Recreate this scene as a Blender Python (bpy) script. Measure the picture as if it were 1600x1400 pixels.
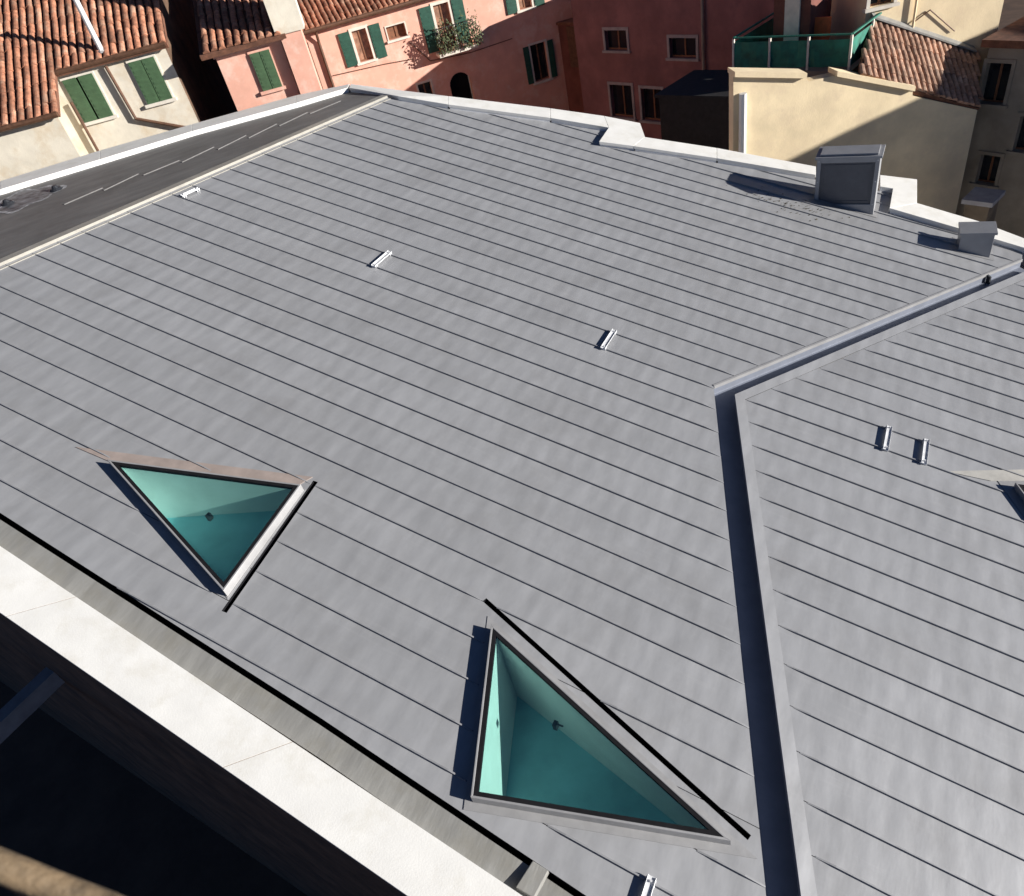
import bpy, math, random
from mathutils import Vector, Matrix
from mathutils.geometry import tessellate_polygon
random.seed(7)
scn = bpy.context.scene
for o in list(bpy.data.objects): bpy.data.objects.remove(o)

# ------------------------------------------------------------------ camera
FPX, PITCH, ROLL = 1111.486, 0.686412, -0.252866        # focal length in 1600-px units, tilt down, roll
CZ = 20.0
CAM = Vector((0, 0, CZ))
cp, sp, cr, sr = math.cos(PITCH), math.sin(PITCH), math.cos(ROLL), math.sin(ROLL)
FW = Vector((0, cp, -sp)); UP0 = Vector((0, sp, cp)); RT0 = Vector((1, 0, 0))
RT = cr * RT0 + sr * UP0; UPV = -sr * RT0 + cr * UP0
cd = bpy.data.cameras.new('camera'); cam = bpy.data.objects.new('camera', cd)
scn.collection.objects.link(cam); scn.camera = cam
cam.matrix_world = Matrix(((RT.x, UPV.x, -FW.x, 0), (RT.y, UPV.y, -FW.y, 0), (RT.z, UPV.z, -FW.z, CZ), (0, 0, 0, 1)))
cd.sensor_fit = 'HORIZONTAL'; cd.sensor_width = 36; cd.lens = FPX / 1600 * 36
cd.clip_start = 0.05; cd.clip_end = 2000
cd.dof.use_dof = True; cd.dof.focus_distance = 11.0; cd.dof.aperture_fstop = 2.0

# ------------------------------------------------------------------ sky, sun, exposure
SUN_AZ, SUN_EL = -23.5, 11.5
w = bpy.data.worlds.new('World'); scn.world = w; w.use_nodes = True
nt = w.node_tree; bg = nt.nodes['Background']
sky = nt.nodes.new('ShaderNodeTexSky'); sky.sky_type = 'NISHITA'; sky.sun_disc = False
sky.sun_elevation = math.radians(SUN_EL); sky.sun_rotation = math.radians(90 - SUN_AZ)
sky.air_density = 0.32; sky.dust_density = 0.1; sky.ozone_density = 3.0
nt.links.new(sky.outputs[0], bg.inputs[0]); bg.inputs[1].default_value = 0.05
sd = bpy.data.lights.new('sun', 'SUN'); sun = bpy.data.objects.new('sun', sd); scn.collection.objects.link(sun)
sd.energy = 5.0; sd.angle = math.radians(0.5); sd.color = (1.0, 0.955, 0.89)
SD = Vector((math.cos(math.radians(SUN_EL)) * math.cos(math.radians(SUN_AZ)), math.cos(math.radians(SUN_EL)) * math.sin(math.radians(SUN_AZ)), math.sin(math.radians(SUN_EL))))
sun.rotation_euler = SD.to_track_quat('Z', 'Y').to_euler()
scn.view_settings.view_transform = 'Standard'; scn.view_settings.look = 'None'
scn.view_settings.exposure = 0.85; scn.view_settings.gamma = 1.0; scn.view_settings.use_curve_mapping = False
scn.render.engine = 'CYCLES'
scn.cycles.max_bounces = 8; scn.cycles.transparent_max_bounces = 12
scn.render.resolution_x = 1024; scn.render.resolution_y = 896

# ------------------------------------------------------------------ survey helpers
def ray(px, py):
    return (px - 800) / FPX * RT - (py - 700) / FPX * UPV + FW
S, AZ, HH, OFF, PIT = 0.30, -0.629464, 16.758104 * .5, 32.496333 * .5, 0.5
E1 = Vector((math.cos(AZ), math.sin(AZ), 0)); E2 = Vector((-math.sin(AZ), math.cos(AZ), 0))
def RP(a, v, h=0.0):                                  # roof coordinates: a down the fall, v across the seams, h above the zinc
    p = a * E1 + v * E2
    return Vector((p.x, p.y, CZ - HH - S * a + h))
def av(px, py, h=0.0):
    d = ray(px, py); t = (-HH + h) / (d.z + S * d.dot(E1)); q = d * t
    return Vector((q.dot(E1), q.dot(E2)))
def hit(px, py, p0, n):
    d = ray(px, py); return CAM + d * ((p0 - CAM).dot(n) / d.dot(n))
def lerp(a, b, t): return a + (b - a) * t

# ------------------------------------------------------------------ mesh helpers
COL = scn.collection
class MB:
    def __init__(s): s.v = []; s.f = []
    def face(s, pts):
        i = len(s.v); s.v += [tuple(p) for p in pts]; s.f.append(tuple(range(i, i + len(pts))))
    def hexa(s, b, t):                                # bottom ring, top ring (counter clockwise from above)
        i = len(s.v); n = len(b); s.v += [tuple(p) for p in b] + [tuple(p) for p in t]
        s.f.append(tuple(i + k for k in reversed(range(n)))); s.f.append(tuple(i + n + k for k in range(n)))
        for k in range(n):
            j = (k + 1) % n; s.f.append((i + k, i + j, i + n + j, i + n + k))
    def box(s, o, x, y, z, x0, x1, y0, y1, z0, z1):    # box in the frame o + x,y,z
        P = lambda a, b, c: o + x * a + y * b + z * c
        s.hexa([P(x0, y0, z0), P(x1, y0, z0), P(x1, y1, z0), P(x0, y1, z0)], [P(x0, y0, z1), P(x1, y0, z1), P(x1, y1, z1), P(x0, y1, z1)])
    def tube(s, pts, r, n=8, r2=None):
        pts = [Vector(p) for p in pts]; i0 = len(s.v)
        for k, p in enumerate(pts):
            t = (pts[min(k + 1, len(pts) - 1)] - pts[max(k - 1, 0)]).normalized()
            a = t.cross(Vector((0, 0, 1)) if abs(t.z) < .9 else Vector((1, 0, 0))).normalized(); b = t.cross(a)
            rr = r if r2 is None else lerp(r, r2, k / max(1, len(pts) - 1))
            for q in range(n):
                an = 2 * math.pi * q / n; s.v.append(tuple(p + a * math.cos(an) * rr + b * math.sin(an) * rr))
        for k in range(len(pts) - 1):
            for q in range(n):
                A = i0 + k * n + q; B = i0 + k * n + (q + 1) % n; s.f.append((A, B, B + n, A + n))
        s.f.append(tuple(i0 + q for q in reversed(range(n)))); e = i0 + (len(pts) - 1) * n; s.f.append(tuple(e + q for q in range(n)))
    def build(s, name, mat, parent=None, smooth=False, bevel=0):
        m = bpy.data.meshes.new(name); m.from_pydata(s.v, [], s.f); m.update()
        if smooth:
            for p in m.polygons: p.use_smooth = True
        o = bpy.data.objects.new(name, m); COL.objects.link(o); m.materials.append(mat)
        if parent: o.parent = parent
        if bevel:
            b = o.modifiers.new('bevel', 'BEVEL'); b.width = bevel; b.segments = 2; b.limit_method = 'ANGLE'
        return o
def thing(name, label, cat, group=None):
    o = bpy.data.objects.new(name, None); COL.objects.link(o); o.empty_display_size = .3
    return tag(o, label, cat, group)
def tag(o, label=None, cat=None, group=None, kind=None):
    if label: o['label'] = label
    if cat: o['category'] = cat
    if group: o['group'] = group
    if kind: o['kind'] = kind
    return o
def part(name, mesh, parent):
    o = bpy.data.objects.new(name, mesh); COL.objects.link(o); o.parent = parent; return o
def area2(p): return sum(p[i].x * p[(i + 1) % len(p)].y - p[(i + 1) % len(p)].x * p[i].y for i in range(len(p))) / 2
def clip(poly, p, n):                                 # keep the side where (q-p).n >= 0
    out = []
    for i in range(len(poly)):
        a, b = poly[i], poly[(i + 1) % len(poly)]; da, db = (a - p).dot(n), (b - p).dot(n)
        if da >= 0: out.append(a)
        if (da >= 0) != (db >= 0): out.append(a + (b - a) * (da / (da - db)))
    return out
def tris(poly):
    if len(poly) < 3 or abs(area2(poly)) < 1e-6: return []
    return [[poly[i] for i in t] for t in tessellate_polygon([[Vector((p.x, p.y, 0)) for p in poly]])]
def subtract(polys, hole):                            # convex pieces minus a convex hole
    if area2(hole) < 0: hole = hole[::-1]
    res = []
    for P in polys:
        cur = P
        for i in range(len(hole)):
            a, b = hole[i], hole[(i + 1) % len(hole)]; n = Vector((-(b - a).y, (b - a).x))
            out = clip(cur, a, -n)
            if len(out) >= 3 and abs(area2(out)) > 1e-6: res.append(out)
            cur = clip(cur, a, n)
            if len(cur) < 3: break
    return res

# ------------------------------------------------------------------ materials
def mat(name, base, rough=.6, metal=0.0, var=.15, scale=6.0, bump=.0, bscale=40., rand=0.0, col2=None, mapscale=None, spec=.5, rot=None, detail=6, stain=None, runs=None):
    m = bpy.data.materials.new(name); m.use_nodes = True; t = m.node_tree; N = t.nodes; L = t.links
    b = N['Principled BSDF']; b.inputs['Roughness'].default_value = rough; b.inputs['Metallic'].default_value = metal
    b.inputs['Specular IOR Level'].default_value = spec
    geo = N.new('ShaderNodeNewGeometry'); mp = N.new('ShaderNodeMapping'); L.new(geo.outputs['Position'], mp.inputs[0])
    if mapscale: mp.inputs['Scale'].default_value = mapscale
    if rot is not None:
        mp0 = N.new('ShaderNodeMapping'); mp0.inputs['Rotation'].default_value = (0, 0, rot); L.new(geo.outputs['Position'], mp0.inputs[0]); L.new(mp0.outputs[0], mp.inputs[0])
    n1 = N.new('ShaderNodeTexNoise'); n1.inputs['Scale'].default_value = scale; n1.inputs['Detail'].default_value = detail; n1.inputs['Roughness'].default_value = .6
    L.new(mp.outputs[0], n1.inputs['Vector'])
    mix = N.new('ShaderNodeMix'); mix.data_type = 'RGBA'
    c2 = col2 or tuple(c * (1 - 2 * var) for c in base)
    c1 = tuple(min(1, c * (1 + var)) for c in base) if not col2 else base
    mix.inputs[6].default_value = (*c1, 1); mix.inputs[7].default_value = (*c2, 1)
    ramp = N.new('ShaderNodeValToRGB'); ramp.color_ramp.elements[0].position = .3; ramp.color_ramp.elements[1].position = .72
    L.new(n1.outputs[0], ramp.inputs[0]); L.new(ramp.outputs[0], mix.inputs[0])
    out = mix.outputs[2]
    if stain:                                         # large weathering patches
        n3 = N.new('ShaderNodeTexNoise'); n3.inputs['Scale'].default_value = stain[1]; n3.inputs['Detail'].default_value = 8; n3.inputs['Roughness'].default_value = .7
        L.new(geo.outputs['Position'], n3.inputs['Vector'])
        r3 = N.new('ShaderNodeValToRGB'); r3.color_ramp.elements[0].position = .5; r3.color_ramp.elements[1].position = .68; L.new(n3.outputs[0], r3.inputs[0])
        mm = N.new('ShaderNodeMath'); mm.operation = 'MULTIPLY'; mm.inputs[1].default_value = stain[2]; L.new(r3.outputs[0], mm.inputs[0])
        mx3 = N.new('ShaderNodeMix'); mx3.data_type = 'RGBA'; L.new(mm.outputs[0], mx3.inputs[0]); L.new(out, mx3.inputs[6]); mx3.inputs[7].default_value = (*stain[0], 1); out = mx3.outputs[2]
    if runs:                                          # pale water runs and scuffs following the fall
        mr2 = N.new('ShaderNodeMapping'); mr2.inputs['Rotation'].default_value = (0, 0, rot or 0); L.new(geo.outputs['Position'], mr2.inputs[0])
        ms2 = N.new('ShaderNodeMapping'); ms2.inputs['Scale'].default_value = (.5, 7, 1); L.new(mr2.outputs[0], ms2.inputs[0])
        n4 = N.new('ShaderNodeTexNoise'); n4.inputs['Scale'].default_value = 1.0; n4.inputs['Detail'].default_value = 9; n4.inputs['Roughness'].default_value = .75; L.new(ms2.outputs[0], n4.inputs['Vector'])
        r4 = N.new('ShaderNodeValToRGB'); r4.color_ramp.elements[0].position = .56; r4.color_ramp.elements[1].position = .75; L.new(n4.outputs[0], r4.inputs[0])
        m4 = N.new('ShaderNodeMath'); m4.operation = 'MULTIPLY'; m4.inputs[1].default_value = runs[1]; L.new(r4.outputs[0], m4.inputs[0])
        x4 = N.new('ShaderNodeMix'); x4.data_type = 'RGBA'; L.new(m4.outputs[0], x4.inputs[0]); L.new(out, x4.inputs[6]); x4.inputs[7].default_value = (*runs[0], 1); out = x4.outputs[2]
        oi2 = N.new('ShaderNodeObjectInfo'); sc_ = N.new('ShaderNodeMath'); sc_.operation = 'MULTIPLY'; sc_.inputs[1].default_value = 40; L.new(oi2.outputs['Random'], sc_.inputs[0])
        wv = N.new('ShaderNodeTexWave'); wv.wave_type = 'BANDS'; wv.bands_direction = 'X'; wv.inputs['Scale'].default_value = 1.15; wv.inputs['Distortion'].default_value = 3.5; wv.inputs['Detail'].default_value = 2; wv.inputs['Detail Scale'].default_value = 1.2
        L.new(mr2.outputs[0], wv.inputs['Vector']); L.new(sc_.outputs[0], wv.inputs['Phase Offset'])    # ripples of the sheet metal, out of step from panel to panel
        wr = N.new('ShaderNodeMapRange'); wr.inputs[3].default_value = .975; wr.inputs[4].default_value = 1.025; L.new(wv.outputs[1], wr.inputs[0])  # light and dark of the ripples put into the colour as well
        hv = N.new('ShaderNodeHueSaturation'); L.new(wr.outputs[0], hv.inputs['Value']); L.new(out, hv.inputs['Color']); out = hv.outputs[0]
        ripple = wv.outputs[1]
    if rand:
        oi = N.new('ShaderNodeObjectInfo'); hsv = N.new('ShaderNodeHueSaturation')
        mr = N.new('ShaderNodeMapRange'); mr.inputs[3].default_value = 1 - rand; mr.inputs[4].default_value = 1 + rand
        L.new(oi.outputs['Random'], mr.inputs[0]); L.new(mr.outputs[0], hsv.inputs['Value'])
        L.new(out, hsv.inputs['Color']); out = hsv.outputs[0]
    L.new(out, b.inputs['Base Color'])
    if bump:
        n2 = N.new('ShaderNodeTexNoise'); n2.inputs['Scale'].default_value = bscale; n2.inputs['Detail'].default_value = 4
        L.new(mp.outputs[0], n2.inputs['Vector'])
        bp = N.new('ShaderNodeBump'); bp.inputs['Strength'].default_value = bump; bp.inputs['Distance'].default_value = .02
        L.new(n2.outputs[0], bp.inputs['Height']); nrm = bp.outputs[0]
        if runs:
            b2 = N.new('ShaderNodeBump'); b2.inputs['Strength'].default_value = .06; b2.inputs['Distance'].default_value = .02; L.new(ripple, b2.inputs['Height']); L.new(nrm, b2.inputs['Normal']); nrm = b2.outputs[0]
        L.new(nrm, b.inputs['Normal'])
    return m
M = {}
M['zinc'] = mat('pre_weathered_zinc', (.362, .368, .382), .44, .28, .07, 1.0, .3, .8, .04, mapscale=(4.2, 1.4, 1), rot=-AZ, stain=((.285, .285, .29), .9, .5), runs=((.43, .435, .445), .4))
M['zinc_seam'] = mat('zinc_fold', (.30, .305, .32), .5, .25, .08, 8)
M['zinc_flash'] = mat('zinc_flashing', (.34, .34, .345), .42, .25, .08, 3, .15, 8)
M['ridge'] = mat('ridge_flashing', (.30, .285, .25), .45, .1, .1, 4, .1, 10)
M['gutterz'] = mat('dirty_gutter_zinc', (.27, .268, .255), .6, .1, .12, 1.0, .1, 6, mapscale=(7, 1.2, 1), rot=-AZ, stain=((.23, .22, .19), 1.5, .7))
M['chan'] = mat('shaded_gutter_lining', (.19, .21, .26), .5, .2, .08, 3)  # navy of the cast shadow put into the zinc colour
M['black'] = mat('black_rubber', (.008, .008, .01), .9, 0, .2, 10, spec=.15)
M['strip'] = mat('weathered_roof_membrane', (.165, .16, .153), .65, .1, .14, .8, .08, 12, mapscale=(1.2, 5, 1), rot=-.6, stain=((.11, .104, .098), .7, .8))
M['stripseam'] = mat('membrane_weld', (.21, .205, .2), .5, .1, .1, 6)
M['stone'] = mat('istrian_stone', (.72, .715, .69), .6, 0, .04, 2.5, .08, 50, .03, stain=((.58, .56, .50), 2.2, .55))
M['stonej'] = mat('stone_joint', (.42, .36, .31), .9, 0, .1, 20)
M['cornice'] = mat('cornice_stone', (.78, .78, .78), .8, 0, .08, 3, .1, 30)
M['darkwall'] = mat('shade_dark_brick_wall', (.13, .075, .045), .9, 0, .3, 1.5, .4, 14, stain=((.04, .026, .02), .7, .9))  # shade of the alleys and its brown bounce put into the base colour
M['white'] = mat('white_plaster', (.68, .68, .66), .8, 0, .03, 3)
M['steel'] = mat('galvanised_steel', (.68, .69, .71), .4, .1, .1, 12)
M['darkmetal'] = mat('dark_metal', (.03, .033, .04), .5, .3, .1, 8)
M['louvre'] = mat('vent_louvre_zinc', (.11, .115, .13), .5, .2, .08, 4)
M['ventcap'] = mat('vent_zinc', (.33, .335, .35), .45, .2, .06, 4)
M['ground'] = mat('alley_paving', (.13, .075, .045), .85, 0, .2, .8, .2, 8)
def glassmat():
    m = bpy.data.materials.new('teal_glass'); m.use_nodes = True; t = m.node_tree; N = t.nodes; L = t.links
    N.remove(N['Principled BSDF']); out = N['Material Output']
    tr = N.new('ShaderNodeBsdfTransparent'); tr.inputs[0].default_value = (.80, .95, .92, 1)
    gl = N.new('ShaderNodeBsdfGlossy'); gl.inputs['Roughness'].default_value = .02
    lw = N.new('ShaderNodeLayerWeight'); lw.inputs[0].default_value = .5
    pw = N.new('ShaderNodeMath'); pw.operation = 'POWER'; pw.inputs[1].default_value = 4.0; L.new(lw.outputs['Facing'], pw.inputs[0])
    fr = N.new('ShaderNodeMath'); fr.operation = 'MULTIPLY_ADD'; fr.inputs[1].default_value = .8; fr.inputs[2].default_value = .13; L.new(pw.outputs[0], fr.inputs[0])
    mx = N.new('ShaderNodeMixShader'); L.new(fr.outputs[0], mx.inputs[0]); L.new(tr.outputs[0], mx.inputs[1]); L.new(gl.outputs[0], mx.inputs[2]); L.new(mx.outputs[0], out.inputs[0])
    return m
M['teal'] = glassmat()
M['shaft'] = mat('painted_shaft_wall', (.74, .76, .76), .7, 0, .05, 3)
M['tealfloor'] = mat('reflected_teal_floor', (.28, .60, .68), .5, 0, .1, 2)  # teal of sky reflection and glass tint put into the floor colour
def panemat(name, c, rough=.1):
    return mat(name, c, rough, 0, .2, 1.2, spec=.6)
M['pane'] = panemat('dark_window_glass', (.012, .015, .02))

# ================================================================== GROUND
g = MB(); g.face([(-600, -300, 0), (600, -300, 0), (600, 900, 0), (-600, 900, 0)])
tag(g.build('ground', M['ground']), kind='structure')

# ================================================================== THE ZINC ROOFED BUILDING
bld = thing('zinc_roofed_building', 'large pale grey standing seam zinc roof with white stone parapets', 'building')
HB = .12                                              # coping top above the zinc along the back
rB, rA = av(0, 415), av(605, 152)
rX = rB + (rB - rA) * .22
backpx = [(622, 150), (860, 184), (951, 199), (936, 221), (1120, 247), (1269, 272), (1395, 294), (1390, 325), (1503, 359), (1556, 370), (1600, 387)]
back = [av(x, y, HB) for x, y in backpx]
c0o, c0i = av(1115, 603), av(1145, 604)
cUo = av(1597, 405); cDo = av(1197, 1395); cDo = cDo + (cDo - c0o) * .25
# the lined channel keeps one width all along
dD = (cDo - c0o).normalized(); nD = Vector((-dD.y, dD.x)); nD = nD if nD.x > 0 else -nD
dU = (cUo - c0o).normalized(); nU = Vector((-dU.y, dU.x)); nU = nU if nU.y < 0 else -nU
CW = .335
def isect(p, d, q, e):
    k = d.x * e.y - d.y * e.x; return p + d * (((q - p).x * e.y - (q - p).y * e.x) / k)
def chan_offset(wd):
    c = isect(c0o + nD * wd, dD, c0o + nU * wd, dU)
    return c
c0i = chan_offset(CW); c0f = chan_offset(CW + .16)
cDi = cDo + nD * CW; cDf = cDo + nD * (CW + .16)
cUo2 = cUo; cUi = cUo + nU * CW; cUf = cUo + nU * (CW + .16)
f0, f1, f2 = av(0, 801), av(500, 1121), av(900, 1389)
fX = f0 + (f0 - f1) * .35; fE = f2 + (f2 - f1) * .75
main_poly = [rX, rA] + back + [cUo, c0o, cDo, fE, f2, f1, f0, fX]
pR = av(1600, 387, HB); pR2 = pR + (pR - av(1503, 359, HB)) * 2.2
right_poly = [c0f, cUf, Vector((cUf.x + .25, cUf.y + .3)), pR2, Vector((pR2.x + 2.5, cDf.y)), cDf]
# skylights: glass outline at the top of the kerb
HC = .125
def grow(t, d):
    c = (t[0] + t[1] + t[2]) / 3; n = len(t); o = []
    if area2(t) < 0: t = t[::-1]
    for i in range(n):
        p, q, r = t[i - 1], t[i], t[(i + 1) % n]
        e1 = (q - p).normalized(); e2 = (r - q).normalized(); n1 = Vector((e1.y, -e1.x)); n2 = Vector((e2.y, -e2.x))
        o.append(isect(p + n1 * d, e1, r + n2 * d, e2))
    return o
sky_px = [[(176, 722), (464, 759), (349, 916)], [(771, 984), (741, 1241), (1125, 1305)], [(1592, 757), (1700, 900), (1745, 775)]]
glass = [[av(x, y, HC) for x, y in t] for t in sky_px]
kerb = [grow(t, .035) for t in glass]
def slotquad(p, q, wd):
    d = (q - p).normalized(); n = Vector((-d.y, d.x)) * wd / 2; return [p - n, q - n, q + n, p + n]
slots = [slotquad(av(493, 752), av(350, 956), .07), slotquad(av(757, 937), av(1171, 1309), .065)]
holes = kerb + slots

def islands(pieces):                                   # groups of polygons that touch along an edge
    def near(p, P):
        for i in range(len(P)):
            a, b = P[i], P[(i + 1) % len(P)]; d = b - a; L2 = d.length_squared
            if L2 < 1e-12: continue
            t = min(1, max(0, (p - a).dot(d) / L2))
            if (a + d * t - p).length < 2e-4: return True
        return False
    def touch(P, Q): return sum(near(p, Q) for p in P) + sum(near(q, P) for q in Q) >= 2
    left = list(pieces); out = []
    while left:
        grp = [left.pop()]; i = 0
        while i < len(grp):
            nb = [q for q in left if touch(grp[i], q)]; left = [q for q in left if q not in nb]; grp += nb; i += 1
        out.append(grp)
    return out
def panel_set(poly, roof, n0, n1, ends, inset=0):
    vmax = max(p.y for p in poly); vmin = min(p.y for p in poly)
    deck = MB()
    for n in range(n0, n1):
        v1 = OFF - PIT * n; v0 = v1 - PIT
        if v0 > vmax or v1 < vmin: continue
        c = clip(clip(poly, Vector((0, v0 + .004)), Vector((0, 1))), Vector((0, v1 - .004)), Vector((0, -1)))
        pieces = tris(c)
        for h in holes: pieces = subtract(pieces, h)
        if not pieces: continue
        dz = random.uniform(-.0015, .0015)
        for grp in islands(pieces):
            mb = MB()
            for P in grp:
                if area2(P) < 0: P = P[::-1]
                mb.face([RP(p.x, p.y, dz) for p in P]); deck.face([RP(p.x, p.y, -.03) for p in P])
            mb.build('roof_panel', M['zinc'], roof)
    for n in range(n0, n1 + 1):                       # standing seams
        v = OFF - PIT * n + random.uniform(-.006, .006)
        if not vmin + .02 < v < vmax - .02: continue
        xs = []
        for i in range(len(poly)):
            a, b = poly[i], poly[(i + 1) % len(poly)]
            if (a.y > v) != (b.y > v): xs.append(a.x + (b.x - a.x) * (v - a.y) / (b.y - a.y))
        xs.sort(); segs = [(xs[i] + ends[0], xs[i + 1] - ends[1]) for i in range(0, len(xs) - 1, 2)]
        for h, gr in zip(holes, [.10] * 3 + [.05] * 2):
            hh = grow(h, gr) if len(h) == 3 else [p + (p - sum(h, Vector((0, 0))) / 4).normalized() * gr for p in h]
            hx = []
            for i in range(len(hh)):
                a, b = hh[i], hh[(i + 1) % len(hh)]
                if (a.y > v) != (b.y > v): hx.append(a.x + (b.x - a.x) * (v - a.y) / (b.y - a.y))
            if len(hx) >= 2:
                lo, hi = min(hx), max(hx); ns = []
                for s0, s1 in segs:
                    if hi < s0 or lo > s1: ns.append((s0, s1))
                    else:
                        if lo > s0: ns.append((s0, lo))
                        if hi < s1: ns.append((hi, s1))
                segs = ns
        for s0, s1 in segs:
            mb = MB()
            if s1 - s0 < .5: continue
            wd, hg = .011, .024; k = min(.2, (s1 - s0) / 3)
            prof = [(s0, .003), (s0 + k, hg), (s1 - k, hg), (s1, .003)]
            for (xa, ha), (xb, hb) in zip(prof, prof[1:]):
                mb.hexa([RP(xa, v - wd, -.004), RP(xb, v - wd, -.004), RP(xb, v + wd, -.004), RP(xa, v + wd, -.004)],
                        [RP(xa, v - wd * .8, ha), RP(xb, v - wd * .8, hb), RP(xb, v + wd * .8, ha if 0 else hb), RP(xa, v + wd * .8, ha)])
            mb.build('standing_seam', M['zinc_seam'], roof)
    return deck
# the boarding under the zinc is the roof part; panels and seams are its pieces
roof = bpy.data.objects.new('roof', bpy.data.meshes.new('roof')); COL.objects.link(roof); roof.parent = bld
dk1 = panel_set(main_poly, roof, -6, 40, (.07, .0))
dk2 = panel_set(right_poly, roof, -6, 40, (.04, .02))
dk = MB(); dk.v = dk1.v + dk2.v; dk.f = dk1.f + [tuple(i + len(dk1.v) for i in f) for f in dk2.f]
me = bpy.data.meshes.new('roof'); me.from_pydata(dk.v, [], dk.f); me.materials.append(M['black']); roof.data = me
roof['label'] = 'pale grey zinc roof of long narrow panels'

# channel between the two roof fields: floor, two walls, flat flashing on the far side
def strip3(mb, pts, hs):                               # ribbon through rows of points
    for r in range(len(pts) - 1):
        A, B = pts[r], pts[r + 1]
        for i in range(len(A) - 1): mb.face([RP(A[i].x, A[i].y, hs[r]), RP(A[i + 1].x, A[i + 1].y, hs[r]), RP(B[i + 1].x, B[i + 1].y, hs[r + 1]), RP(B[i].x, B[i].y, hs[r + 1])])
DEP = -.19
rowo = [cDo, c0o, cUo]; rowi = [cDi, c0i, cUi]; rowf = [cDf, c0f, cUf]
chn = MB(); strip3(chn, [rowo, rowo, rowi, rowi], [0, DEP, DEP, .02]); ch = chn.build('roof_gutter', M['chan'], bld)
ch['label'] = 'dark sunken box gutter bending between the two roof fields'
fl = MB(); strip3(fl, [rowi, rowf], [.02, .006]); fl.build('flashing', M['zinc'], ch)
ed = MB()                                             # folded edge of the main field, bright along the far wall
for p, q in ((c0o, cUo),):
    d = (q - p).normalized(); n = (nU if q is cUo else nD) * .018
    ed.hexa([RP(*(p - n), -.05), RP(*(q - n), -.05), RP(*(q + n), -.05), RP(*(p + n), -.05)], [RP(*(p - n), .012), RP(*(q - n), .012), RP(*(q + n), .012), RP(*(p + n), .012)])
ed.build('edge_fold', M['zinc_flash'], ch)
jt = MB(); jp = lerp(c0o, cUo, .855)
jt.hexa([RP(*(jp + nU * .02), DEP), RP(*(jp + nU * .10), DEP), RP(*(jp + nU * .10 + dU * .05), DEP), RP(*(jp + nU * .02 + dU * .05), DEP)],
        [RP(*(jp + nU * .02), -.01), RP(*(jp + nU * .10), -.03), RP(*(jp + nU * .10 + dU * .05), -.03), RP(*(jp + nU * .02 + dU * .05), -.01)])
jt.build('gutter_joint', M['darkmetal'], ch)

# ridge cap along the left edge of the zinc
rc = MB(); dR = (rA - rX).normalized(); nR = Vector((dR.y, -dR.x)); nR = nR if nR.x > 0 else -nR
for lo, hi, z0, z1 in ((-.16, .02, -.03, .05), (.02, .13, -.01, .012)):
    rc.hexa([RP(*(rX + nR * lo), z0), RP(*(rX + nR * hi), z0), RP(*(rA + nR * hi), z0), RP(*(rA + nR * lo), z0)],
            [RP(*(rX + nR * lo), z1 - .03), RP(*(rX + nR * hi), z1), RP(*(rA + nR * hi), z1), RP(*(rA + nR * lo), z1 - .03)])
rc.build('ridge_cap', M['ridge'], roof)

# dark flat strip beyond the ridge
pA, pB, pX3 = RP(rA.x, rA.y, -.01), RP(rB.x, rB.y, -.01), RP(rX.x, rX.y, -.01)
hd = (pA - pB); away = Vector((-hd.y, hd.x, 0)).normalized(); away = away if away.x < 0 else -away
RISE = math.tan(math.radians(1.5))
sn = (pA - pB).cross(away + Vector((0, 0, RISE))).normalized(); sn = sn if sn.z > 0 else -sn
def SP(px, py, h=0): return hit(px, py, pB + Vector((0, 0, h)), sn)
s_far = [SP(-300, 378), SP(0, 297), SP(156, 250), SP(300, 206), SP(500, 151), SP(545, 136)]
stp = MB(); st_near = [pX3, lerp(pX3, pB, .999), lerp(pB, pA, .3), lerp(pB, pA, .6), lerp(pB, pA, .95), pA]
for i in range(5): stp.face([st_near[i], st_near[i + 1], s_far[i + 1], s_far[i]])
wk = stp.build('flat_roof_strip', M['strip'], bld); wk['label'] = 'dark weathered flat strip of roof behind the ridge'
for a, b in (((100, 320), (160, 294)), ((162, 298), (216, 272)), ((224, 274), (280, 251)), ((284, 254), (334, 230)), ((340, 234), (384, 212)), ((388, 216), (432, 194)), ((436, 197), (480, 176)), ((484, 178), (532, 158))):
    p, q = SP(*a), SP(*b); d = (q - p).normalized(); n = sn.cross(d) * .028
    mb = MB(); z = Vector((0, 0, 1)); mb.hexa([p - n, p + n, q + n, q - n], [p - n * .5 + z * .015, p + n * .5 + z * .015, q + n * .5 + z * .015, q - n * .5 + z * .015])
    mb.build('membrane_weld', M['stripseam'], wk)

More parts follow.
